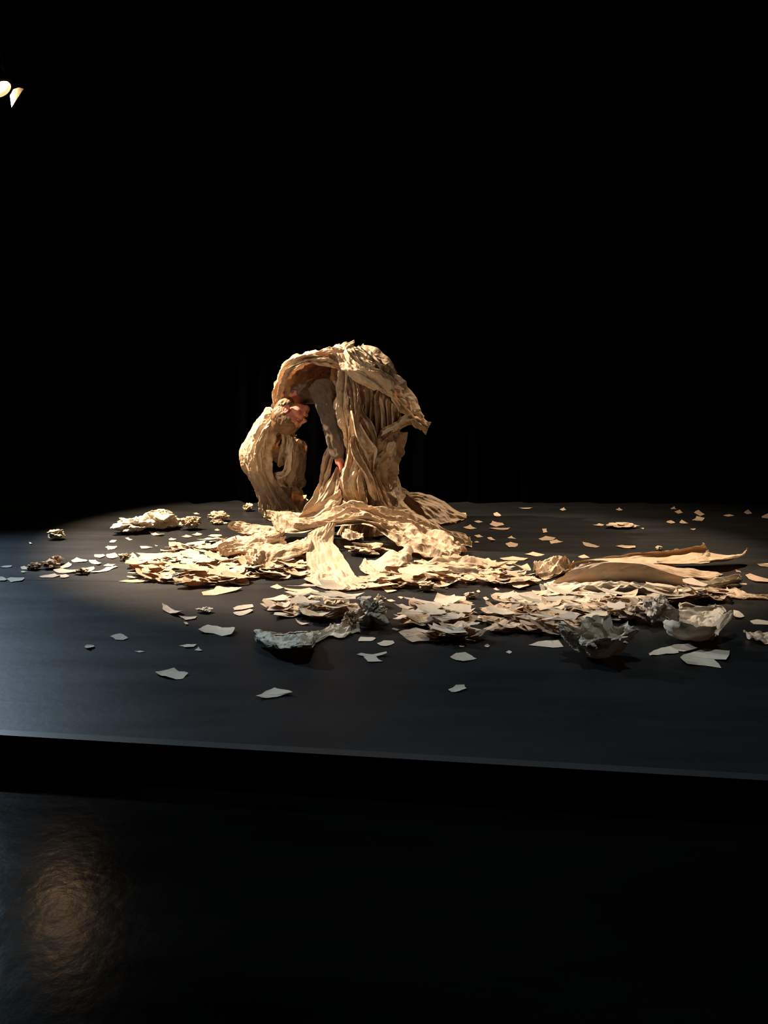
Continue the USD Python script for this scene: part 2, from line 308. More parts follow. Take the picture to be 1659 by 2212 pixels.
# ------------------------------------------------------------------ the paper cloak
cloak = thing('paper_cloak', 'huge crumpled brown paper cloak draped over the bent person down to the floor', 'paper cloak', (-0.1, 5.3, 0))
def part(name, rows, **k): return obj(name, sheet(rows, **k), KRAFT, cloak, smooth=18)
c1 = lambda x, y, Y: (500 + x / 3.072, 730 + y / 3.072, Y)
def rows1(*rs): return [[c1(*q) for q in r] for r in rs]
# hump and body, wrapped all the way round
part('main_sheet', [[(715, 772, 5.2), (738, 757, 5.12), (762, 752, 5.15), (782, 760, 5.35), (750, 755, 5.5), (705, 770, 5.6)],
    [(727, 835, 5.07), (762, 830, 5.0), (818, 825, 5.06), (860, 835, 5.3), (820, 830, 5.62), (725, 830, 5.66)],
    [(748, 930, 5.06), (778, 930, 5.0), (828, 930, 5.04), (862, 935, 5.3), (825, 935, 5.6), (745, 930, 5.6)],
    [(745, 1015, 5.05), (775, 1015, 4.99), (818, 1010, 5.03), (853, 990, 5.3), (820, 1010, 5.55), (745, 1010, 5.5)],
    [(742, 1090, 5.02), (778, 1090, 4.96), (822, 1090, 5.02), (846, 1080, 5.3), (820, 1080, 5.5), (745, 1080, 5.45)],
    [(725, 1155, 4.98), (778, 1160, 4.93), (830, 1155, 4.97), (862, 1135, 5.3), (825, 1128, 5.5), (745, 1128, 5.5)]],
    nu=110, nv=130, pleats=15, pamp=0.03, camp=0.016, cscale=.25, seed=11, ground=.01)
# hood over the back and behind the head
part('hood', [[(590, 885, 5.42), (605, 880, 5.55), (625, 850, 5.7)], [(594, 845, 5.2), (618, 825, 5.4), (640, 805, 5.65)], [(606, 808, 5.08), (634, 795, 5.35), (650, 790, 5.7)],
    [(637, 782, 5.0), (655, 772, 5.3), (665, 775, 5.7)], [(682, 778, 4.98), (690, 763, 5.25), (695, 765, 5.65)], [(728, 796, 4.98), (725, 757, 5.2), (722, 752, 5.5)], [(760, 800, 4.98), (765, 752, 5.2), (765, 750, 5.5)]],
    nu=90, nv=60, pleats=4, pamp=.02, camp=0.02, cscale=.22, seed=21)
part('hood_lining', [[(597, 882, 5.4), (640, 872, 5.65)], [(603, 835, 5.4), (655, 825, 5.7)], [(630, 795, 5.35), (680, 805, 5.7)], [(685, 782, 5.25), (725, 800, 5.6)]],
    nu=60, nv=40, pleats=5, pamp=.02, camp=.02, cscale=.18, seed=22, jag=.05)
part('hood_edge', rows1([(290, 420, 5.15), (340, 400, 5.12)], [(315, 270, 5.05), (360, 280, 5.0)], [(380, 160, 5.0), (450, 190, 4.95)], [(520, 110, 4.96), (580, 175, 4.92)], [(640, 90, 4.95), (700, 200, 4.92)], [(740, 150, 4.98), (800, 260, 4.95)]),
    nu=80, nv=24, pleats=2, pamp=.015, camp=.016, cscale=.15, seed=23, jag=.06)
part('paper_strip', rows1([(560, 100, 5.1), (640, 120, 5.0)], [(632, 62, 5.0), (710, 150, 4.93)], [(700, 60, 5.0), (770, 200, 4.92)], [(800, 52, 5.05), (850, 250, 4.95)]),
    nu=40, nv=30, pleats=2, pamp=.018, camp=.014, cscale=.15, seed=24, jag=.05)
# the long sheet sweeping from the hump to the tip at the right
part('shoulder_sheet', rows1([(715, 110, 4.95), (770, 70, 4.98), (830, 55, 5.15), (850, 60, 5.4)], [(760, 210, 4.9), (850, 170, 4.88), (930, 150, 5.05), (940, 140, 5.4)], [(860, 300, 4.88), (960, 255, 4.85), (1040, 235, 5.05), (1040, 225, 5.4)],
    [(990, 370, 4.88), (1060, 340, 4.86), (1130, 320, 5.05), (1110, 310, 5.35)], [(1110, 465, 4.92), (1150, 440, 4.9), (1195, 425, 5.05), (1170, 420, 5.3)], [(1215, 550, 5.0), (1230, 540, 4.98), (1250, 525, 5.05), (1235, 520, 5.2)], [(1300, 600, 5.05), (1308, 597, 5.04), (1312, 590, 5.06), (1300, 580, 5.1)]),
    nu=110, nv=60, pleats=4, pamp=.022, camp=.013, cscale=.2, seed=31, drift=.9)
part('paper_strip', rows1([(1262, 520, 5.0), (1235, 575, 5.0)], [(1180, 500, 4.93), (1150, 590, 4.95)], [(1090, 560, 4.9), (1080, 640, 4.93)], [(1010, 600, 4.9), (1010, 670, 4.93)], [(975, 690, 4.92), (975, 720, 4.95)]),
    nu=50, nv=20, pleats=1.5, pamp=.016, camp=.008, cscale=.15, seed=32)
part('paper_strip', rows1([(985, 690, 4.97), (1060, 640, 4.95), (1132, 620, 5.1), (1125, 640, 5.3)], [(960, 790, 4.95), (1040, 760, 4.92), (1113, 770, 5.08), (1105, 770, 5.3)], [(950, 850, 4.93), (1010, 850, 4.92), (1090, 860, 5.08), (1080, 860, 5.3)], [(990, 960, 4.93), (1020, 960, 4.93), (1062, 930, 5.08), (1060, 930, 5.3)], [(1020, 1010, 4.95), (1030, 1010, 4.96), (1040, 1000, 5.06), (1040, 1000, 5.2)]),
    nu=70, nv=50, pleats=5, pamp=.02, camp=.012, cscale=.15, seed=33)
# front hanging strips
part('paper_strip', rows1([(690, 220, 4.98), (745, 215, 4.93), (790, 260, 4.95)], [(690, 330, 4.97), (740, 330, 4.9), (790, 360, 4.93)], [(680, 450, 4.97), (730, 450, 4.88), (785, 450, 4.92)], [(715, 540, 4.97), (745, 550, 4.88), (780, 540, 4.92)], [(745, 640, 4.98), (765, 640, 4.9), (790, 630, 4.93)], [(765, 760, 4.98), (775, 760, 4.92), (790, 740, 4.95)]),
    nu=80, nv=34, pleats=2, pamp=.022, camp=.010, cscale=.14, seed=41)
part('paper_strip', rows1([(750, 190, 4.95), (800, 240, 4.9)], [(775, 330, 4.9), (850, 340, 4.87)], [(790, 470, 4.87), (850, 460, 4.85)], [(775, 620, 4.86), (850, 600, 4.83)], [(770, 760, 4.87), (880, 800, 4.84)], [(725, 900, 4.86), (870, 900, 4.82)], [(725, 1000, 4.86), (880, 1000, 4.83)], [(775, 1090, 4.88), (900, 1100, 4.86)], [(790, 1140, 4.86), (930, 1150, 4.84)]),
    nu=110, nv=36, pleats=3.5, pamp=.02, camp=.010, cscale=.14, seed=42)
part('paper_strip', rows1([(785, 480, 4.84), (815, 490, 4.84)], [(790, 570, 4.83), (870, 590, 4.82)], [(800, 680, 4.83), (930, 690, 4.82)], [(830, 770, 4.84), (968, 745, 4.83)], [(880, 860, 4.85), (950, 830, 4.84)], [(910, 960, 4.86), (960, 880, 4.87)]),
    nu=60, nv=36, pleats=1.4, pamp=.015, camp=.010, cscale=.2, seed=43)
part('paper_strip', rows1([(860, 300, 4.97), (930, 330, 4.95)], [(870, 420, 4.96), (940, 400, 4.95)], [(880, 530, 4.95), (930, 530, 4.94)], [(900, 600, 4.96), (920, 660, 4.95)]),
    nu=40, nv=24, pleats=2, pamp=.022, camp=.01, cscale=.15, seed=44)
part('paper_strip', rows1([(950, 330, 4.97), (1110, 470, 4.95)], [(950, 440, 4.96), (1110, 540, 4.95)], [(960, 600, 4.96), (1090, 620, 4.95)], [(960, 680, 4.95), (1000, 690, 4.95)]),
    nu=40, nv=40, pleats=5, pamp=.025, camp=.01, cscale=.15, seed=45)
part('paper_strip', rows1([(820, 400, 4.9), (860, 390, 4.9)], [(840, 520, 4.88), (890, 510, 4.88)], [(880, 600, 4.88), (940, 570, 4.88)], [(920, 690, 4.88), (965, 660, 4.88)], [(960, 740, 4.88), (975, 720, 4.9)]),
    nu=50, nv=20, pleats=1.5, pamp=.018, camp=.008, cscale=.12, seed=46)
part('paper_strip', rows1([(800, 640, 4.82), (830, 650, 4.82)], [(800, 780, 4.82), (850, 760, 4.8)], [(870, 900, 4.81), (920, 880, 4.8)], [(900, 1000, 4.82), (960, 980, 4.81)], [(950, 1080, 4.83), (985, 1080, 4.83)]),
    nu=70, nv=20, pleats=1.6, pamp=.018, camp=.008, cscale=.12, seed=47)
part('paper_strip', rows1([(915, 870, 4.86), (965, 865, 4.88)], [(940, 960, 4.86), (1000, 960, 4.88)], [(970, 1050, 4.85), (1050, 1070, 4.87)], [(1010, 1120, 4.84), (1090, 1150, 4.86)], [(1090, 1190, 4.82), (1130, 1195, 4.85)]),
    nu=60, nv=24, pleats=2.5, pamp=.018, camp=.009, cscale=.12, seed=48)
# strips below the hanging hand, beside the gap
part('paper_strip', rows1([(640, 720, 5.1), (690, 780, 5.1)], [(600, 800, 5.1), (665, 850, 5.08)], [(580, 890, 5.1), (650, 920, 5.06)], [(570, 970, 5.1), (610, 1000, 5.05)], [(520, 1080, 5.1), (580, 1100, 5.03)], [(455, 1180, 5.1), (520, 1195, 5.05)]),
    nu=80, nv=26, pleats=2.2, pamp=.02, camp=.01, cscale=.13, seed=51)
part('paper_strip', rows1([(700, 860, 5.03), (730, 880, 5.0)], [(640, 940, 5.0), (720, 940, 4.98)], [(590, 1040, 4.97), (720, 1010, 4.96)], [(540, 1120, 4.95), (690, 1090, 4.94)], [(460, 1190, 4.95), (640, 1185, 4.93)]),
    nu=60, nv=34, pleats=2, pamp=.02, camp=.01, cscale=.2, seed=52)
part('paper_strip', rows1([(720, 1000, 4.9), (745, 1060, 4.9)], [(640, 1060, 4.9), (700, 1120, 4.88)], [(530, 1120, 4.92), (620, 1180, 4.9)], [(450, 1185, 4.95), (500, 1200, 4.93)]),
    nu=40, nv=30, pleats=1, pamp=.012, camp=.012, cscale=.2, seed=53)
# left column hanging past the head to the floor
part('side_drape', [[(590, 884, 5.55), (584, 889, 5.4), (590, 900, 5.3), (603, 905, 5.35)], [(562, 912, 5.6), (558, 914, 5.4), (572, 920, 5.28), (598, 925, 5.35)], [(534, 965, 5.6), (530, 968, 5.42), (556, 965, 5.28), (590, 970, 5.38)],
    [(540, 1015, 5.65), (536, 1018, 5.45), (560, 1015, 5.32), (588, 1020, 5.42)], [(562, 1062, 5.7), (559, 1062, 5.55), (580, 1060, 5.42), (605, 1055, 5.5)], [(574, 1100, 5.8), (570, 1100, 5.65), (600, 1105, 5.55), (640, 1100, 5.6)], [(578, 1118, 5.8), (575, 1122, 5.65), (610, 1130, 5.5), (655, 1128, 5.5)]],
    nu=110, nv=56, pleats=4.5, pamp=.018, camp=.009, cscale=.16, seed=61, ground=.005)
part('side_drape', rows1([(280, 520, 5.5), (330, 560, 5.6)], [(240, 600, 5.45), (340, 640, 5.6)], [(220, 650, 5.42), (300, 740, 5.65)], [(250, 730, 5.42), (300, 800, 5.65)]), nu=40, nv=30, pleats=2, pamp=.02, camp=.014, cscale=.15, seed=62, jag=.06)
part('side_drape', rows1([(300, 590, 5.36), (360, 590, 5.4), (440, 640, 5.5)], [(330, 690, 5.36), (380, 680, 5.36), (445, 690, 5.46)], [(280, 740, 5.4), (370, 770, 5.36), (440, 740, 5.42)], [(300, 850, 5.46), (380, 830, 5.4), (430, 800, 5.44)]), nu=50, nv=40, pleats=3, pamp=.02, camp=.014, cscale=.15, seed=63, jag=.04)
part('side_drape', rows1([(385, 660, 5.34), (445, 670, 5.36), (490, 690, 5.55)], [(380, 760, 5.34), (440, 740, 5.36), (490, 780, 5.6)], [(330, 880, 5.34), (420, 870, 5.38), (480, 880, 5.6)], [(275, 900, 5.38), (380, 950, 5.4), (480, 960, 5.6)], [(300, 990, 5.42), (400, 990, 5.44), (470, 990, 5.58)]), nu=60, nv=40, pleats=2.5, pamp=.016, camp=.012, cscale=.17, seed=64)
part('side_drape', rows1([(270, 900, 5.45), (330, 960, 5.5), (400, 940, 5.55)], [(250, 1000, 5.48), (340, 1010, 5.52), (460, 1000, 5.62)], [(240, 1100, 5.5), (340, 1090, 5.55), (470, 1080, 5.66)], [(230, 1180, 5.5), (340, 1190, 5.5), (480, 1180, 5.6)]), nu=50, nv=40, pleats=3, pamp=.02, camp=.014, cscale=.2, seed=65, jag=.03)
# skirt at the right, in shade
part('skirt_sheet', rows1([(1060, 900, 5.4), (1075, 930, 5.55)], [(1070, 960, 5.4), (1130, 990, 5.6)], [(1040, 1080, 5.35), (1210, 1060, 5.6)], [(1070, 1150, 5.3), (1300, 1150, 5.5)], [(1110, 1190, 5.25), (1360, 1240, 5.4)]), nu=60, nv=50, pleats=1.5, pamp=.015, camp=.012, cscale=.3, seed=71, ground=.005)
part('skirt_sheet', rows1([(1150, 1050, 5.95), (1160, 1042, 5.5), (1190, 1060, 5.45), (1250, 1120, 5.42), (1300, 1235, 5.4)], [(1260, 1050, 5.95), (1270, 1038, 5.55), (1290, 1060, 5.48), (1340, 1150, 5.45), (1370, 1245, 5.42)], [(1400, 1110, 5.95), (1405, 1095, 5.62), (1410, 1120, 5.55), (1430, 1190, 5.5), (1440, 1245, 5.46)], [(1560, 1185, 5.9), (1562, 1182, 5.7), (1555, 1200, 5.64), (1520, 1225, 5.58), (1490, 1245, 5.5)]), nu=60, nv=46, camp=.012, cscale=.4, seed=72, ground=.005)
part('skirt_sheet', rows1([(1120, 1130, 5.0), (1110, 1200, 4.9)], [(1260, 1180, 5.0), (1230, 1240, 4.9)], [(1360, 1240, 5.0), (1350, 1310, 4.85)], [(1520, 1300, 4.9), (1530, 1390, 4.7)], [(1580, 1340, 4.8), (1585, 1390, 4.7)]), nu=60, nv=30, pleats=2, pamp=.02, camp=.012, cscale=.2, seed=73, ground=.005)

# ------------------------------------------------------------------ large sheets lying round the feet
def lay(label, rows, cat='paper sheet', name='paper_sheet', mat=None, **k):
    return tag(obj(name, sheet(rows, ground=k.pop('ground', .004), **k), mat or KRAFT, smooth=18), label, cat)
c5 = lambda x, y, Y: (480 + x * .3496, 1050 + y * .3496, Y)
def rows5(*rs): return [[c5(*q) for q in r] for r in rs]
lay('long twisted brown paper band arching across the foot of the cloak from left to right', rows5([(275, 190, 4.97), (300, 178, 4.98), (330, 185, 5.05)], [(310, 225, 4.85), (400, 190, 4.9), (500, 185, 5.02)], [(370, 290, 4.75), (520, 230, 4.8), (650, 180, 4.96)], [(560, 270, 4.72), (690, 200, 4.74), (730, 120, 4.86)], [(760, 240, 4.66), (830, 170, 4.68), (870, 110, 4.8)],
    [(900, 240, 4.62), (980, 200, 4.64), (1010, 160, 4.8)], [(1010, 310, 4.55), (1120, 260, 4.6), (1160, 200, 4.78)], [(1130, 390, 4.42), (1260, 320, 4.52), (1310, 260, 4.72)], [(1290, 440, 4.32), (1400, 390, 4.42), (1400, 340, 4.6)], [(1400, 445, 4.3), (1490, 400, 4.42), (1500, 360, 4.55)]),
    nu=130, nv=44, pleats=4.5, pamp=.022, camp=.012, cscale=.16, seed=101, drift=.8)
lay('crumpled brown paper fold arching over the dark hollow in front of the cloak', rows5([(700, 150, 4.85), (740, 110, 4.9)], [(790, 180, 4.72), (800, 130, 4.8)], [(900, 230, 4.64), (900, 150, 4.7)], [(1000, 200, 4.7), (1000, 150, 4.8)], [(1130, 210, 4.75), (1130, 150, 4.9)], [(1320, 300, 4.7), (1290, 220, 4.95)]), nu=70, nv=30, pleats=3, pamp=.02, camp=.014, cscale=.15, seed=102)
lay('broad smooth brown paper tongue spread flat towards the audience in front of the cloak', rows5([(570, 280, 4.62), (640, 240, 4.66), (715, 205, 4.7)], [(525, 310, 4.5), (600, 330, 4.5), (690, 350, 4.55)], [(520, 380, 4.38), (620, 380, 4.4), (720, 390, 4.4)], [(520, 470, 4.15), (640, 470, 4.18), (770, 460, 4.2)], [(520, 560, 3.95), (660, 570, 3.95), (820, 550, 3.96)], [(510, 590, 3.82), (690, 640, 3.72), (880, 610, 3.76)], [(640, 628, 3.72), (740, 665, 3.66), (900, 625, 3.7)]),
    nu=80, nv=50, camp=.005, cscale=.3, seed=103, mat=KRAFT_FLAT, jag=.05)
lay('rolled brown paper sheet left of the broad flat tongue', rows5([(530, 330, 4.52), (500, 320, 4.62), (470, 340, 4.65)], [(510, 420, 4.3), (440, 350, 4.4), (400, 350, 4.55)], [(370, 475, 4.2), (310, 390, 4.3), (300, 370, 4.5)], [(290, 500, 4.1), (220, 420, 4.2), (210, 400, 4.4)], [(200, 500, 4.1), (150, 440, 4.15), (160, 420, 4.3)]), nu=60, nv=36, pleats=1.2, pamp=.015, camp=.01, cscale=.3, seed=104)
lay('curled brown paper end left of the rolled sheet', rows5([(165, 420, 4.35), (240, 420, 4.3), (300, 430, 4.2)], [(150, 460, 4.15), (190, 450, 4.1), (250, 440, 4.1)], [(150, 490, 4.1), (200, 505, 4.06), (300, 500, 4.05)]), nu=40, nv=40, pleats=2.5, pamp=.025, camp=.01, cscale=.12, seed=105, along=False)
lay('small pointed brown paper sheet sticking out left of the cloak', rows5([(40, 260, 4.9), (60, 268, 4.88)], [(95, 225, 4.95), (150, 290, 4.8)], [(200, 240, 4.98), (250, 295, 4.75)], [(320, 260, 4.95), (360, 300, 4.75)]), nu=50, nv=26, pleats=2, pamp=.018, camp=.012, cscale=.15, seed=106)
lay('rumpled brown paper heap spreading left of the cloak behind the scraps', rows5([(-30, 372, 4.5), (-20, 400, 4.38), (-10, 425, 4.3)], [(60, 330, 4.7), (80, 370, 4.45), (90, 410, 4.32)], [(170, 300, 4.72), (190, 345, 4.5), (200, 410, 4.32)], [(260, 285, 4.75), (280, 330, 4.5), (290, 395, 4.38)], [(380, 270, 4.8), (390, 320, 4.6), (400, 380, 4.45)]), nu=60, nv=60, pleats=4, pamp=.014, camp=.010, cscale=.2, seed=107, jag=.08, drift=1.4)
lay('torn brown paper flap over a dark hollow right of the flat tongue', rows5([(730, 300, 4.52), (760, 265, 4.6)], [(780, 320, 4.48), (800, 280, 4.55)], [(830, 325, 4.45), (830, 290, 4.52)], [(875, 328, 4.42), (860, 305, 4.5)]), nu=30, nv=24, pleats=2, pamp=.012, camp=.012, cscale=.12, seed=108, jag=.06)
lay('curled upright brown paper piece right of the hollow', rows5([(880, 445, 4.3), (920, 510, 4.1), (1000, 540, 4.0)], [(960, 450, 4.3), (1000, 480, 4.1), (1060, 560, 3.98)], [(1040, 390, 4.25), (1050, 450, 4.08), (1080, 560, 3.97)], [(1090, 420, 4.2), (1090, 440, 4.08), (1095, 520, 3.98)], [(1125, 375, 4.2), (1130, 440, 4.08), (1125, 480, 4.03)], [(1165, 410, 4.18), (1165, 470, 4.08), (1160, 495, 4.06)]), nu=60, nv=40, pleats=1, pamp=.012, camp=.010, cscale=.2, seed=110, mat=KRAFT_FLAT)
lay('dark brown underside of a paper sheet beside the curled upright piece', rows5([(850, 490, 4.1), (880, 450, 4.25)], [(910, 560, 3.96), (940, 490, 4.12)], [(1040, 560, 3.96), (1020, 530, 4.05)]), nu=30, nv=30, pleats=1, pamp=.01, camp=.01, cscale=.2, seed=111)
lay('long flat brown paper sheet with torn rim right of the curled upright piece', rows5([(1090, 550, 3.92), (1140, 480, 4.1)], [(1230, 560, 3.9), (1250, 470, 4.12)], [(1400, 570, 3.88), (1400, 450, 4.16)], [(1540, 560, 3.9), (1560, 450, 4.16)], [(1650, 570, 3.88), (1690, 490, 4.06)]), nu=70, nv=36, pleats=3, pamp=.016, camp=.012, cscale=.25, seed=112, mat=KRAFT_FLAT, jag=.06)

c6 = lambda x, y, Y: (1000 + x * .3972, 1080 + y * .3972, Y)
def rows6(*rs): return [[c6(*q) for q in r] for r in rs]
lay('long upper brown paper sheet with raised back rim and pointed right end at far right', rows6([(560, 350, 3.95), (600, 350, 4.02), (620, 335, 4.06)], [(720, 335, 3.93), (760, 325, 4.06), (800, 308, 4.10)], [(900, 345, 3.92), (960, 315, 4.1), (960, 288, 4.13)], [(1080, 348, 3.92), (1120, 305, 4.14), (1120, 272, 4.16)], [(1220, 350, 3.95), (1260, 290, 4.15), (1270, 250, 4.17)], [(1340, 340, 4.0), (1350, 300, 4.15), (1295, 228, 4.16)]),
    nu=80, nv=40, pleats=0, camp=.006, cscale=.3, seed=121, mat=KRAFT_FLAT, jag=.03)
lay('narrow brown paper point with a curled tip reaching furthest right of the long sheets', rows6([(1050, 345, 3.98), (1060, 325, 4.0), (1080, 315, 4.2)], [(1200, 352, 4.0), (1220, 330, 4.02), (1250, 295, 4.22)], [(1380, 335, 4.06), (1380, 318, 4.08), (1380, 292, 4.24)], [(1490, 316, 4.14), (1490, 308, 4.15), (1490, 293, 4.26)], [(1540, 280, 4.2), (1546, 270, 4.21), (1553, 260, 4.23)]), nu=60, nv=24, camp=.005, cscale=.3, seed=122, mat=KRAFT_FLAT)
lay('brown paper sheet curving down from a bright rim to a dark hollow at right', rows6([(640, 348, 3.76), (720, 343, 3.98)], [(830, 341, 3.72), (860, 330, 4.0)], [(1000, 354, 3.70), (1060, 340, 4.0)], [(1120, 400, 3.69), (1200, 368, 3.96)], [(1240, 425, 3.70), (1370, 395, 3.92)], [(1370, 438, 3.75), (1378, 410, 3.86)]), nu=70, nv=26, camp=.005, cscale=.3, seed=123, mat=KRAFT_FLAT)
lay('shaded brown paper wall of the long trough-shaped sheet at right', rows6([(440, 480, 3.72), (540, 410, 3.73), (640, 348, 3.76)], [(600, 480, 3.76), (700, 400, 3.73), (800, 341, 3.72)], [(760, 480, 3.76), (860, 410, 3.71), (960, 348, 3.70)], [(1000, 485, 3.74), (1050, 430, 3.70), (1080, 383, 3.69)], [(1180, 492, 3.71), (1200, 460, 3.69), (1220, 423, 3.69)], [(1340, 452, 3.74), (1360, 445, 3.74), (1372, 436, 3.75)]), nu=80, nv=36, camp=.005, cscale=.3, seed=124, mat=KRAFT_FLAT)
lay('pale crumpled front fold of the long trough-shaped sheet at right', rows6([(420, 490, 3.66), (430, 475, 3.68), (450, 460, 3.76)], [(520, 518, 3.58), (540, 480, 3.62), (580, 445, 3.74)], [(680, 515, 3.58), (700, 480, 3.60), (720, 455, 3.72)], [(860, 515, 3.58), (880, 478, 3.6), (900, 450, 3.7)], [(1050, 512, 3.58), (1060, 482, 3.6), (1080, 458, 3.70)], [(1230, 500, 3.6), (1210, 485, 3.62), (1200, 475, 3.70)], [(1420, 475, 3.68), (1420, 460, 3.70), (1420, 440, 3.76)], [(1510, 445, 3.76), (1505, 430, 3.78), (1500, 418, 3.82)]), nu=100, nv=40, pleats=2, pamp=.014, camp=.012, cscale=.16, seed=125, mat=PALE)
lay('folded brown paper lump at the left end of the long sheets', rows6([(375, 350, 4.02), (400, 400, 3.92), (440, 460, 3.84)], [(420, 330, 4.1), (470, 370, 3.98), (520, 400, 3.92)], [(480, 315, 4.14), (520, 350, 4.05), (600, 370, 4.0)], [(540, 340, 4.1), (580, 350, 4.06), (660, 350, 4.08)]), nu=50, nv=40, pleats=2, pamp=.025, camp=.02, cscale=.16, seed=126)
lay('thin see-through brown paper strip at the right edge below the trough-shaped sheet', rows6([(1420, 490, 3.68), (1440, 480, 3.76)], [(1460, 550, 3.52), (1500, 490, 3.66)], [(1560, 560, 3.5), (1570, 525, 3.58)], [(1680, 570, 3.48), (1690, 525, 3.58)]), nu=50, nv=24, pleats=2, pamp=.015, camp=.012, cscale=.12, seed=127)

# ------------------------------------------------------------------ crumpled pieces
def ball(px, py, wpx, hpx, seed, amp=.3, ydepth=None, sub=4):
    """crumpled closed lump standing on the floor; (px, py) its foot in the picture, wpx and hpx its width and height there"""
    b = G(px, py); s = FPX / (b[1] * cp + (CAMH - b[2]) * sp); w, h = wpx / s / 2, hpx / s / 2
    m = trimesh.creation.icosphere(sub, 1.0); v = np.array(m.vertices)
    v = v * (1 + 1.3 * amp * crumple(v, seed, 2.2, 9) + 0.4 * amp * (fbm(v * 2.2 + seed, 3, seed) - .5))[:, None]
    v = v * [w, (w + h) / 2, h]; v[:, 2] -= v[:, 2].min(); v[:, 2] *= 2 * h / v[:, 2].max()
    return v + [b[0], b[1] + (w + h) / 2 * .7, 0.002], m.faces
def put(label, mesh, cat='paper ball', name='paper_ball', mat=None, smooth=22): return tag(obj(name, mesh, mat or KRAFT, smooth=smooth), label, cat)
put('large crumpled paper lump on the floor at left, right half of the wide pair', ball(338, 1146, 74, 44, 201), mat=PALE)
put('lower flatter crumpled paper lump joined to the large one at left', ball(283, 1154, 70, 34, 202, .4), mat=PALE)
put('round crumpled paper ball alone at far left of the lit pool', ball(118, 1167, 32, 22, 203), mat=PALE)
put('crumpled paper lump left of the orange-lit one', ball(411, 1146, 34, 30, 204, .4))
put('orange-lit crumpled paper lump near the back edge left of the cloak', ball(469, 1128, 40, 22, 205, .35))
put('small crumpled paper piece just below the orange-lit lump', ball(468, 1134, 22, 12, 225, .35))
put('small cone-shaped paper piece at the back edge left of the cloak', ball(536, 1105, 17, 17, 206, .45))
put('grey crumpled ball with a dark hollow at front centre among the scraps', ball(802, 1356, 58, 62, 207, .45), mat=PALE)
put('small brown crumpled knob on top right of the grey front ball', ball(821, 1312, 20, 26, 208, .4))
put('brown upright crumpled piece left of the grey front ball', ball(757, 1362, 27, 42, 209, .35))
put('small crumpled ball between the two scrap rows at left', ball(268, 1212, 20, 16, 210, .4))
put('dark crumpled piece at the left end of the far left scrap row', ball(70, 1232, 22, 16, 211, .4))
put('dark folded crumple in the middle of the far left scrap row', ball(106, 1230, 28, 20, 212, .45))
put('dark crumple standing above the far left scrap row', ball(122, 1221, 20, 20, 213, .45))
put('brown curled scrap in the far left scrap row', ball(176, 1242, 24, 14, 214, .4))
put('grey crumpled ball inside the hollow at the foot of the side drape', ball(640, 1108, 42, 38, 215, .35, sub=4))
put('tiny crumpled paper bit right of the pale front scraps', ball(1018, 1294, 20, 14, 216, .5))
put('long crumpled box-like paper piece near the back at right', ball(1348, 1142, 52, 11, 217, .35))
put('crumpled brown bump at the front right rim of the centre pile', ball(925, 1279, 36, 22, 218, .4))
put('small pale crumpled ball on the back rim of the long right sheets', ball(1425, 1190, 14, 10, 219, .3), mat=PALE)
put('small folded paper bit on the blue-lit floor at left', ball(440, 1325, 26, 11, 220, .5), mat=PALE)
put('dark crumpled cup of paper behind the front bowls at right', ball(1372, 1346, 62, 38, 221, .5))
put('whitish crumpled fan of paper left of the smooth folded bowl', ball(1425, 1352, 48, 62, 222, .42), mat=PALE)

put('crumpled paper lump in the hollow under the arching band', ball(790, 1201, 70, 27, 223, .42), smooth=25)
def bowl(px, py, wpx, hpx, seed, amp=.2, cut=.1, tilt=0.0, thick=True):
    b = G(px, py); s = FPX / (b[1] * cp + (CAMH - b[2]) * sp); w, h = wpx / s / 2, hpx / s
    n, k = 90, 30; th = np.linspace(0, 2 * np.pi, n, endpoint=False)
    T, K = np.meshgrid(th, np.linspace(0.02, 1, k), indexing='ij')
    rim = 1 + .35 * (fbm(np.stack([np.cos(T) * 2.2, np.sin(T) * 2.2, 0 * T + seed], -1), 3, seed) - .5) * 2
    r = np.sin(K * 1.45) * (1 + .12 * np.cos(3 * T + seed)); z = (1 - np.cos(K * 1.45)) * rim
    X = np.stack([np.cos(T) * r, np.sin(T) * r, z], -1)
    d_ = crumple(X, seed, 1.4, 9)[..., None]
    X = X + amp * d_ * np.stack([np.cos(T) * K, np.sin(T) * K, .3 * K], -1)
    X = X * [w, w * .8, h / X[..., 2].max()]
    X[..., 2] += tilt * X[..., 1]; X[..., 2] -= X[..., 2].min()
    X = X + [b[0], b[1] + w * .6, .002]
    i = np.arange(n * k).reshape(n, k); j = np.roll(i, -1, 0)
    q = np.stack([i[:, :-1], j[:, :-1], j[:, 1:], i[:, 1:]], -1).reshape(-1, 4)
    return X.reshape(-1, 3), np.vstack([q[:, [0, 1, 2]], q[:, [0, 2, 3]]])
put('crumpled grey paper bowl with jagged rim nearest the audience at right', bowl(1300, 1436, 150, 78, 231, .28), 'paper bowl', 'paper_bowl', PALE)
c7 = lambda x, y, Y: (1180 + x * .2887, 1270 + y * .2887, Y)
def rows7(*rs): return [[c7(*q) for q in r] for r in rs]
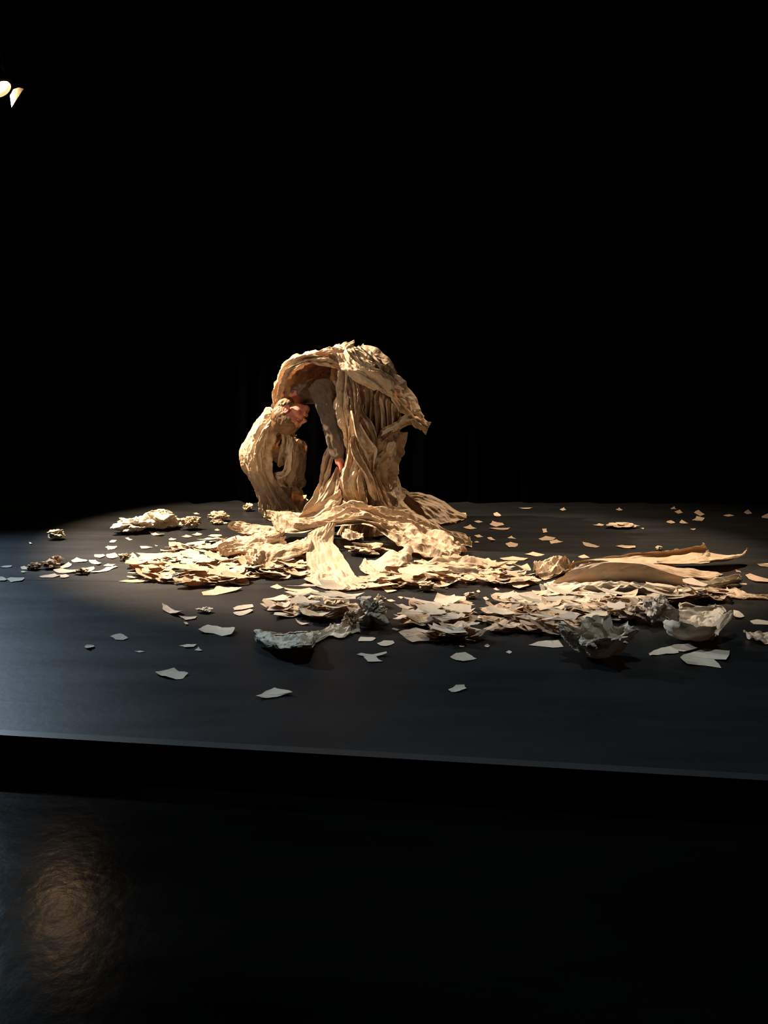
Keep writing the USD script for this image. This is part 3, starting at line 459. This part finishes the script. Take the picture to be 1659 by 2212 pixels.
lay('smooth folded paper bowl with tall grey back and dark front at right', rows7([(890, 240, 2.94), (920, 320, 2.94), (980, 300, 3.05), (990, 180, 3.2), (1010, 150, 3.24)], [(960, 243, 2.83), (980, 372, 2.9), (1050, 330, 3.05), (1080, 190, 3.22), (1080, 118, 3.26)], [(1080, 270, 2.80), (1090, 395, 2.88), (1130, 330, 3.05), (1160, 200, 3.22), (1180, 135, 3.27)], [(1200, 285, 2.80), (1180, 395, 2.88), (1210, 330, 3.05), (1230, 200, 3.22), (1280, 120, 3.26)], [(1290, 270, 2.88), (1270, 340, 2.9), (1290, 300, 3.05), (1310, 220, 3.18), (1350, 180, 3.22)]),
    cat='paper bowl', name='paper_bowl', mat=PALE, nu=50, nv=60, camp=.008, cscale=.25, seed=232, jag=.02)
lay('dark paper strip rising like a handle from the smooth folded bowl at right', rows7([(1215, 290, 2.95), (1210, 350, 2.9), (1240, 400, 2.86)], [(1280, 240, 2.97), (1290, 270, 2.93), (1310, 310, 2.9)], [(1340, 190, 3.0), (1350, 210, 2.97), (1370, 240, 2.94)], [(1385, 170, 3.03), (1400, 190, 3.0), (1400, 205, 2.98)]), cat='paper strip', name='paper_strip', nu=40, nv=20, camp=.006, cscale=.2, seed=233, mat=KRAFT_FLAT)
c3 = lambda x, y, Y: (540 + x * .217, 1250 + y * .217, Y)
def rows3(*rs): return [[c3(*q) for q in r] for r in rs]
lay('long curled grey paper strip with a dark underside lying at front centre left', rows3([(55, 568, 2.88), (58, 566, 2.87), (85, 566, 2.95), (95, 572, 2.97)], [(130, 622, 2.84), (125, 598, 2.80), (150, 582, 2.95), (170, 592, 2.99)], [(230, 672, 2.79), (240, 650, 2.76), (270, 630, 2.93), (290, 636, 2.96)], [(380, 702, 2.76), (380, 655, 2.73), (400, 618, 2.92), (400, 624, 2.96)], [(500, 708, 2.75), (500, 625, 2.72), (495, 586, 2.93), (495, 592, 2.97)], [(600, 695, 2.77), (590, 640, 2.74), (600, 595, 2.94), (600, 602, 2.97)], [(660, 650, 2.83), (650, 620, 2.84), (645, 578, 2.97), (645, 585, 3.0)]), cat='paper strip', name='paper_strip', mat=PALE, nu=80, nv=34, pleats=1.5, pamp=.012, camp=.012, cscale=.14, seed=234)
lay('crumpled thin paper tail joining the curled grey strip to the front ball', rows3([(600, 650, 2.84), (620, 560, 3.0)], [(700, 620, 2.9), (690, 560, 3.0)], [(800, 580, 2.95), (790, 520, 3.08)], [(900, 590, 2.93), (880, 490, 3.12)], [(1000, 560, 2.98), (980, 500, 3.1)], [(1100, 550, 3.0), (1080, 470, 3.14)]), cat='paper strip', name='paper_strip', mat=PALE, nu=80, nv=28, pleats=2, pamp=.018, camp=.016, cscale=.12, seed=235)
lay('dark curled paper strip cut off by the right edge of the picture', [[(1606, 1366, 2.98), (1612, 1378, 2.94), (1625, 1386, 2.9)], [(1635, 1366, 3.0), (1640, 1382, 2.92), (1650, 1391, 2.86)], [(1690, 1366, 3.0), (1690, 1382, 2.92), (1690, 1392, 2.86)]], cat='paper strip', name='paper_strip', nu=30, nv=20, camp=.006, cscale=.2, seed=236)

# ------------------------------------------------------------------ torn scraps
rs = np.random.RandomState(4)
NTH = 'first second third fourth fifth sixth seventh eighth ninth tenth eleventh twelfth thirteenth fourteenth fifteenth sixteenth seventeenth eighteenth nineteenth twentieth'.split()
def rank_labels(items, noun, where, per=9):
    """items: (prim, px, py, w, h). Rows from back to front, numbered from the left in each."""
    n = len(items); rows = max(1, round(n / per)); items = sorted(items, key=lambda t: t[2]); k = 0
    for r in range(rows):
        row = sorted(items[r * n // rows:(r + 1) * n // rows], key=lambda t: t[1])
        rn = '' if rows == 1 else ' in %s row from back' % NTH[r]
        for c, t in enumerate(row):
            t[0].SetCustomDataByKey('label', '%s, %s from left%s of %s' % (noun, NTH[c], rn, where))
GROUPS = {}
def scrap_mesh(xy, z, seed, curl=1.0, tilt=(0, 0)):
    """torn flat piece: outline xy (n x 2, metres on the floor), curled up a little"""
    poly = Polygon(xy)
    if not poly.is_valid: poly = poly.buffer(0)
    if poly.geom_type != 'Polygon': poly = max(poly.geoms, key=lambda q: q.area)
    r = np.random.RandomState(seed)
    size = math.sqrt(poly.area); poly = poly.simplify(size * .02)
    ring = np.array(poly.exterior.coords)[:-1]
    pts = []
    for a, b in zip(ring, np.roll(ring, -1, 0)):                      # torn edges
        pts.append(a); n = np.array([-(b - a)[1], (b - a)[0]])
        if np.linalg.norm(b - a) > size * .35: pts.append((a + b) / 2 + n * r.uniform(-.07, .07))
    p2 = Polygon(pts)
    if not p2.is_valid: p2 = poly
    v, f = trimesh.creation.triangulate_polygon(p2, engine='earcut')
    v, f = trimesh.remesh.subdivide(np.column_stack([v, np.zeros(len(v))]), f)
    c = v[:, :2].mean(0); q = (v[:, :2] - c)
    an = r.rand() * 6.28; ax = np.array([math.cos(an), math.sin(an)]); s = q @ ax / size
    h = curl * size * (.10 * s ** 2 * r.uniform(.3, 1.6) + .05 * np.maximum(q @ np.array([-ax[1], ax[0]]) / size * r.choice([-1, 1]), 0) ** 2) + .0015
    h += .012 * size * curl * crumple(np.column_stack([q, 0 * s]), seed, size * 1.5, 4)
    h += q[:, 0] * tilt[0] + q[:, 1] * tilt[1]
    v[:, 2] = z + .0015 + h - h.min()
    return v, f
def scrap(poly_px, label, group=None, curl=1.0, mat=None, z=0.0):
    xy = np.array([G(*p)[:2] for p in poly_px])
    return tag(obj('paper_scrap', scrap_mesh(xy, z, rs.randint(1 << 30), curl), mat or KRAFT_FLAT, smooth=35), label, 'paper scrap', group)
def crop(x0, y0, s): return lambda pts: [(x0 + x * s, y0 + y * s) for x, y in pts]
k4, k5, k6, k1 = crop(0, 1080, .3376), crop(480, 1050, .3496), crop(1000, 1080, .3972), crop(0, 0, 1)
FL, BL, BR, MR = 'scraps along the left end of the light pool', 'scraps on the floor behind the left pile', 'small scraps along the back edge at right', 'scraps between the piles'
GL = {FL: 'torn paper scrap in the loose row at the far left end of the light pool', BL: 'torn paper scrap on bare floor behind the left pile', BR: 'small torn paper scrap on the bare back part of the stage at right', MR: 'tiny torn paper scrap on bare floor between the front piles'}
ONE = [
 (k4, [(0, 430), (30, 422), (78, 424), (70, 432), (20, 436)], 'flat pale scrap at the left picture edge, upper of the two there'),
 (k4, [(-30, 490), (15, 493), (45, 515), (30, 522), (-30, 520)], 'pale scrap cut by the left picture edge on the floor seam'),
 (k4, [(40, 510), (70, 500), (155, 498), (158, 506), (140, 522), (70, 528)], 'wide pale flat scrap lying on the floor seam near the left picture edge'),
 (k4, [(250, 493), (290, 482), (350, 475), (385, 488), (340, 500), (270, 500)], 'pale boat-shaped scrap with a dark shadow at the front of the far left row'),
 (k4, [(340, 455), (390, 440), (500, 455), (480, 470), (380, 472)], 'long bright scrap in the middle of the far left row'),
 (k4, [(455, 390), (490, 375), (560, 385), (550, 398), (500, 403), (465, 400)], FL), (k4, [(568, 392), (610, 388), (650, 410), (630, 420), (590, 410)], FL),
 (k4, [(385, 430), (440, 405), (460, 412), (440, 435), (400, 440)], FL), (k4, [(540, 440), (600, 428), (605, 445), (570, 470), (555, 468)], FL),
 (k4, [(570, 468), (640, 455), (680, 432), (740, 425), (755, 432), (690, 458), (600, 470)], FL), (k4, [(660, 425), (690, 410), (740, 415), (720, 425)], FL),
 (k4, [(380, 480), (420, 478), (445, 492), (410, 503), (385, 500)], FL), (k4, [(605, 352), (660, 348), (675, 360), (640, 376), (610, 370)], FL),
 (k4, [(680, 350), (735, 340), (755, 365), (720, 380), (690, 375)], FL), (k4, [(130, 432), (155, 425), (190, 440), (180, 448), (140, 445)], FL), (k4, [(132, 458), (150, 455), (175, 462), (150, 470)], FL),
 (k4, [(815, 385), (830, 370), (880, 370), (890, 385), (840, 397)], FL), (k4, [(205, 440), (235, 432), (262, 440), (230, 448)], FL), (k4, [(820, 360), (850, 345), (875, 365), (850, 375)], FL),
 (k4, [(185, 275), (200, 275), (210, 285), (195, 288)], 'tiny pale scrap alone below the far left ball'),
 (k4, [(672, 305), (690, 297), (750, 298), (735, 315), (690, 320)], BL), (k4, [(700, 268), (715, 258), (748, 262), (730, 275), (705, 277)], BL), (k4, [(800, 245), (820, 242), (850, 255), (830, 262)], BL),
 (k4, [(895, 300), (940, 297), (980, 305), (940, 315), (905, 312)], BL), (k4, [(990, 290), (1010, 293), (1005, 300)], BL), (k4, [(950, 212), (990, 212), (1055, 225), (1030, 235), (980, 230)], BL),
 (k4, [(1078, 252), (1095, 243), (1130, 252), (1110, 262), (1085, 260)], BL), (k4, [(1330, 232), (1350, 222), (1415, 224), (1420, 232), (1380, 240)], BL), (k4, [(1160, 235), (1190, 225), (1230, 235), (1200, 245)], BL),
 (k4, [(1225, 225), (1260, 210), (1295, 222), (1260, 235)], BL), (k4, [(1235, 85), (1260, 83), (1278, 92), (1250, 97)], BL), (k4, [(1372, 192), (1390, 186), (1408, 193), (1390, 202)], BL), (k4, [(1420, 140), (1440, 140), (1458, 155), (1430, 158)], BL), (k4, [(1070, 105), (1100, 100), (1135, 106), (1100, 115)], BL),
 (k4, [(1037, 687), (1070, 690), (1175, 728), (1140, 748), (1100, 740), (1040, 710)], 'long white scrap with a dark raised left end on the blue-lit floor'),
 (k4, [(1145, 755), (1200, 752), (1260, 748), (1250, 765), (1190, 775)], 'flat white scrap just below the one with the dark raised end'),
 (k4, [(1175, 785), (1195, 785), (1207, 795), (1190, 805)], 'tiny white scrap, lowest of three in a column on the blue-lit floor'),
 (k4, [(1268, 847), (1300, 825), (1330, 812), (1390, 810), (1420, 825), (1490, 832), (1505, 840), (1480, 873), (1420, 873), (1370, 858), (1310, 860)], 'large ragged white scrap on dark floor left of the curled grey strip'),
 (k4, [(703, 877), (740, 862), (770, 857), (800, 870), (820, 888), (790, 900), (740, 898)], 'oval white scrap alone on the blue-lit floor at left'),
 (k4, [(540, 945), (560, 932), (600, 932), (607, 945), (570, 962)], 'small curled scrap furthest left on the dark front floor'),
 (k4, [(860, 970), (900, 966), (928, 975), (890, 978)], 'dark thin sliver of paper on the blue-lit front floor'),
 (k4, [(1145, 935), (1200, 927), (1260, 930), (1240, 945), (1190, 950)], 'narrow white scrap above the front left folded scrap'),
 (k4, [(1243, 963), (1270, 947), (1297, 965), (1280, 972)], 'little arched scrap touching the narrow white one'),
 (k4, [(1490, 695), (1520, 682), (1615, 670), (1622, 688), (1560, 705), (1500, 710)], 'upper of two pale scraps stacked left of the front pile'),
 (k4, [(1492, 725), (1510, 718), (1600, 706), (1622, 715), (1570, 735), (1530, 745), (1500, 737)], 'lower of two pale scraps stacked left of the front pile'),
 (k4, [(1290, 598), (1370, 575), (1380, 555), (1450, 557), (1550, 575), (1510, 590), (1380, 610), (1300, 613)], 'large flat scrap at the front rim of the left pile'),
 (k4, [(757, 525), (800, 517), (900, 510), (930, 500), (980, 505), (960, 525), (880, 532)], 'long pointed scrap at the left front tip of the left pile'),
 (k1, [(335, 1456), (376, 1447), (388, 1453), (407, 1457), (395, 1467), (380, 1469), (350, 1463)], 'folded greyish scrap on the dark front floor at left'),
 (k1, [(552, 1511), (575, 1495), (593, 1486), (620, 1494), (633, 1503), (612, 1504), (580, 1510)], 'triangular pale scrap nearest to the front edge of the stage'),
 (k1, [(968, 1491), (985, 1482), (1003, 1482), (1008, 1490), (992, 1496), (975, 1496)], 'small pale scrap alone at front centre, right of the triangular one'),
 (k1, [(972, 1420), (985, 1412), (1005, 1411), (1020, 1418), (1030, 1424), (1000, 1431), (985, 1428)], 'half-round white scrap at front centre right of the barred pair'),
 (k1, [(770, 1418), (780, 1413), (835, 1414), (836, 1418), (790, 1420)], 'narrow bar-shaped white scrap at front centre'),
 (k1, [(785, 1420), (812, 1419), (827, 1430), (795, 1432)], 'square white scrap tucked under the bar-shaped one at front centre'),
 (k5, [(840, 965), (855, 935), (930, 937), (950, 945), (920, 960)], 'flat white scrap below the front ball, left of the pair there'),
 (k5, [(955, 975), (1000, 957), (1055, 958), (1065, 972), (1015, 995), (985, 993)], 'flat white scrap below the front ball, right of the pair there'),
 (k5, [(450, 838), (520, 850), (540, 862), (490, 862)], 'thin scrap at the front rim of the left front pile, above the curled grey strip'),
 (k5, [(1045, 885), (1060, 878), (1095, 890), (1080, 897)], MR), (k5, [(1015, 705), (1050, 703), (1072, 712), (1040, 720)], MR), (k5, [(1083, 688), (1100, 683), (1120, 690), (1105, 698)], MR),
 (k5, [(1570, 650), (1585, 645), (1595, 655), (1580, 665)], MR), (k5, [(1610, 690), (1630, 685), (1650, 700), (1630, 712)], MR), (k5, [(1370, 628), (1385, 622), (1398, 632), (1385, 640)], MR),
 (k5, [(1568, 905), (1585, 900), (1600, 908), (1580, 914)], MR), (k5, [(1462, 985), (1475, 978), (1500, 988), (1490, 1000), (1470, 1000)], MR), (k5, [(1622, 985), (1640, 978), (1655, 990), (1640, 1000)], MR),
 (k6, [(165, 485), (180, 480), (200, 492), (185, 497)], MR), (k6, [(232, 830), (250, 820), (268, 830), (255, 840)], MR), (k6, [(115, 795), (130, 787), (148, 795), (135, 807)], MR),
 (k5, [(295, 628), (340, 610), (380, 632), (340, 638)], 'small bright scrap at the left end of the row in front of the flat tongue'),
 (k5, [(380, 635), (470, 640), (540, 632), (600, 655), (560, 670), (480, 662), (390, 645)], 'long bright scrap in front of the dark lifted corner of the flat tongue'),
 (k5, [(965, 625), (1010, 615), (1080, 655), (1050, 660), (1020, 665)], 'bright pointed scrap right of the flat tongue on bare floor'),
 (k5, [(1385, 698), (1420, 682), (1500, 687), (1505, 710), (1440, 716), (1395, 712)], 'bright bar-shaped scrap above the middle front pile'),
 (k6, [(355, 795), (410, 772), (450, 768), (520, 768), (548, 802), (490, 805), (400, 797)], 'white wedge-shaped scrap in front of the right pile'),
 (k6, [(1010, 840), (1080, 810), (1150, 795), (1230, 795), (1280, 820), (1200, 830), (1170, 825), (1175, 835), (1080, 842), (1015, 850)], 'shaded grey sheet lying in the shadow of the folded bowl'),
 (k6, [(1180, 870), (1200, 850), (1310, 818), (1450, 840), (1430, 880), (1365, 872), (1405, 920), (1310, 903), (1220, 900)], 'large white notched sheet right of the jagged paper bowl'),
 (k6, [(1560, 660), (1600, 652), (1680, 665), (1680, 682), (1580, 678)], 'white scrap at the right picture edge beyond the handle-shaped strip'),
 (k6, [(1470, 605), (1500, 610), (1532, 635), (1510, 650), (1485, 650)], 'pear-shaped white scrap at the tip of the handle-shaped strip'),
 (k6, [(1600, 350), (1680, 345), (1680, 368), (1615, 363)], 'white scrap at the right picture edge, level with the long sheets'),
 (k6, [(1535, 415), (1560, 410), (1680, 436), (1680, 456), (1590, 450)], 'long yellowish scrap at the right picture edge beside the trough-shaped sheet'),
 (k6, [(1480, 380), (1510, 388), (1515, 397), (1485, 392)], BR), (k6, [(1505, 455), (1540, 455), (1545, 463), (1510, 463)], BR),
 (k6, [(830, 255), (870, 250), (938, 250), (935, 268), (870, 265)], 'bright wedge-shaped scrap behind the raised rim of the long right sheets'),
 (k6, [(335, 300), (380, 285), (420, 295), (445, 300), (400, 310)], BR), (k6, [(200, 320), (270, 308), (355, 322), (330, 332), (220, 330)], BR), (k6, [(170, 345), (240, 335), (300, 335), (260, 352)], BR),
]
for pts in ([(165, 75), (185, 70), (208, 85), (180, 97)], [(60, 118), (85, 113), (110, 122), (85, 128)], [(145, 135), (160, 120), (215, 128), (225, 140), (180, 148)], [(140, 160), (190, 152), (258, 157), (245, 167)], [(60, 195), (90, 190), (112, 202), (80, 208)],
            [(130, 210), (155, 207), (178, 222), (160, 230)], [(240, 208), (265, 197), (290, 212)], [(230, 240), (260, 232), (300, 240), (285, 258), (250, 262)], [(410, 212), (450, 200), (505, 208), (480, 225), (430, 222)], [(470, 225), (510, 218), (545, 232), (480, 240)],
            [(650, 232), (690, 238), (745, 255), (720, 262), (670, 255)], [(430, 160), (455, 160), (460, 175), (435, 183)], [(705, 138), (740, 132), (768, 138), (740, 147)], [(965, 153), (985, 153), (980, 160)], [(1105, 120), (1130, 112), (1155, 125), (1130, 132)],
            [(1178, 128), (1190, 112), (1205, 118), (1225, 128), (1200, 132)], [(1235, 158), (1265, 157), (1255, 166)], [(1255, 70), (1280, 60), (1315, 80), (1290, 88)], [(1245, 112), (1270, 92), (1315, 100), (1300, 115)], [(1150, 65), (1180, 58), (1197, 70), (1170, 77)],
            [(1415, 85), (1450, 80), (1480, 87), (1440, 92)], [(1527, 70), (1550, 58), (1572, 75), (1545, 80)], [(1625, 90), (1669, 80), (1669, 108), (1630, 102)], [(830, 52), (850, 45), (870, 55), (845, 60)], [(525, 52), (550, 44), (562, 54), (540, 60)], [(1128, 48), (1150, 42), (1165, 52), (1135, 55)], [(300, 46), (340, 43), (380, 47), (340, 50)], [(625, 310), (660, 300), (690, 315), (650, 320)], [(0, 150), (40, 135), (75, 158), (40, 165)], [(60, 230), (75, 226), (90, 231), (70, 236)]):
    ONE.append((k6, pts, BR))
for fn, pts, lab in ONE:
    q = np.array(fn(pts)); front = q[0, 1] > 1300 or q[0, 0] < 200
    curl = 2.2 if any(w in lab for w in ('raised', 'folded', 'triangular', 'arched', 'curled')) else 1.0
    o = scrap(fn(pts), lab, lab if lab in GL else None, curl, PALE_FLAT if front else KRAFT_FLAT)
    if lab in GL: GROUPS.setdefault(lab, []).append((o, *q.mean(0)))
for k, v in GROUPS.items(): rank_labels(v, 'torn scrap', {FL: 'far left row of scraps', BL: 'floor behind left pile', BR: 'floor at back right', MR: 'floor between front piles'}[k], 8)

def rand_outline(r, w):
    n = r.randint(6, 11); a = np.sort(r.rand(n) * .7 + np.arange(n)) / n * 2 * np.pi
    rad = w / 2 * r.uniform(.42, 1.2, n); st = r.uniform(.45, .85); rot = r.uniform(-.7, .7)
    q = np.column_stack([np.cos(a) * rad, np.sin(a) * rad * st]); c, s = math.cos(rot), math.sin(rot)
    return q @ np.array([[c, s], [-s, c]])
PILES = [
 ('left pile', 'wide left pile', [(285, 1250), (292, 1218), (330, 1205), (385, 1180), (480, 1172), (545, 1170), (600, 1190), (655, 1205), (655, 1250), (590, 1255), (545, 1240), (520, 1262), (440, 1268), (370, 1262)], 66, (.10, .23), KRAFT_FLAT),
 ('centre pile', 'pile right of tongue', [(770, 1262), (830, 1245), (900, 1225), (1000, 1212), (1090, 1228), (1130, 1240), (1165, 1265), (1120, 1272), (1000, 1258), (960, 1268), (900, 1270), (820, 1272)], 40, (.09, .21), KRAFT_FLAT),
 ('left front pile', 'front pile left of ball', [(580, 1312), (600, 1298), (690, 1298), (760, 1312), (815, 1335), (810, 1348), (745, 1335), (700, 1343), (640, 1335), (605, 1328)], 24, (.10, .21), PALE_FLAT),
 ('middle front pile', 'front pile right of ball', [(850, 1345), (875, 1325), (930, 1318), (1000, 1308), (1030, 1325), (1000, 1340), (960, 1358), (890, 1358)], 16, (.10, .2), PALE_FLAT),
 ('lowest front pile', 'lowest front pile', [(895, 1383), (930, 1375), (1000, 1370), (1035, 1383), (990, 1387)], 8, (.10, .18), PALE_FLAT),
 ('right pile', 'wide pile beside jagged bowl', [(1050, 1345), (1090, 1298), (1180, 1285), (1300, 1292), (1380, 1305), (1360, 1335), (1280, 1355), (1235, 1370), (1180, 1375), (1120, 1362), (1065, 1368)], 58, (.08, .18), PALE_FLAT),
 ('far right pile', 'small far right pile', [(1390, 1305), (1440, 1295), (1490, 1290), (1540, 1284), (1570, 1292), (1555, 1302), (1490, 1302), (1450, 1310)], 14, (.10, .2), PALE_FLAT),
]
stuff_v, stuff_f, off = [], [], 0
for nm, lab, poly, n, (w0, w1), mt in PILES:
    Pg = Polygon(poly); x0, y0, x1, y1 = Pg.bounds; spots = []
    def pick():
        while True:
            c = (rs.uniform(x0, x1), rs.uniform(y0, y1))
            if Pg.contains(Point(c)): return c
    cand = []
    for k in range(n):                                   # spread: the farthest of a few tries
        best = max((pick() for _ in range(6)), key=lambda c: min([((c[0] - q[0]) / 3) ** 2 + (c[1] - q[1]) ** 2 for q in cand] or [1e9])); cand.append(best)
    order = rs.permutation(n); made = []
    for i, k in enumerate(order):
        c = G(*cand[k])[:2]; w = rs.uniform(w0, w1)
        o = None; near = sum(np.linalg.norm(c - q) < .13 for q in spots); spots.append(c)
        xy = rand_outline(rs, w) + c
        o = tag(obj('paper_scrap', scrap_mesh(xy, .004 + .009 * near, rs.randint(1 << 30), rs.choice([.8, 2.0, 3.6], p=[.35, .35, .3]), rs.uniform(-.22, .22, 2)), mt, smooth=35), lab, 'paper scrap', 'scraps of the ' + nm)
        made.append((o, *cand[k]))
    rank_labels(made, 'torn scrap', lab)
    for k in range(n * 5):                               # crumbs and slivers below
        c = G(*pick())[:2]; v, f = scrap_mesh(rand_outline(rs, rs.uniform(.04, .15)) + c, .001 + .02 * rs.rand(), rs.randint(1 << 30), 2.2, rs.uniform(-.3, .3, 2))
        stuff_v.append(v); stuff_f.append(f + off); off += len(v)
tag(obj('paper_crumbs', (np.vstack(stuff_v), np.vstack(stuff_f)), KRAFT_FLAT, smooth=False), 'small paper crumbs and slivers strewn under the scrap piles', 'paper crumbs', None, 'stuff')
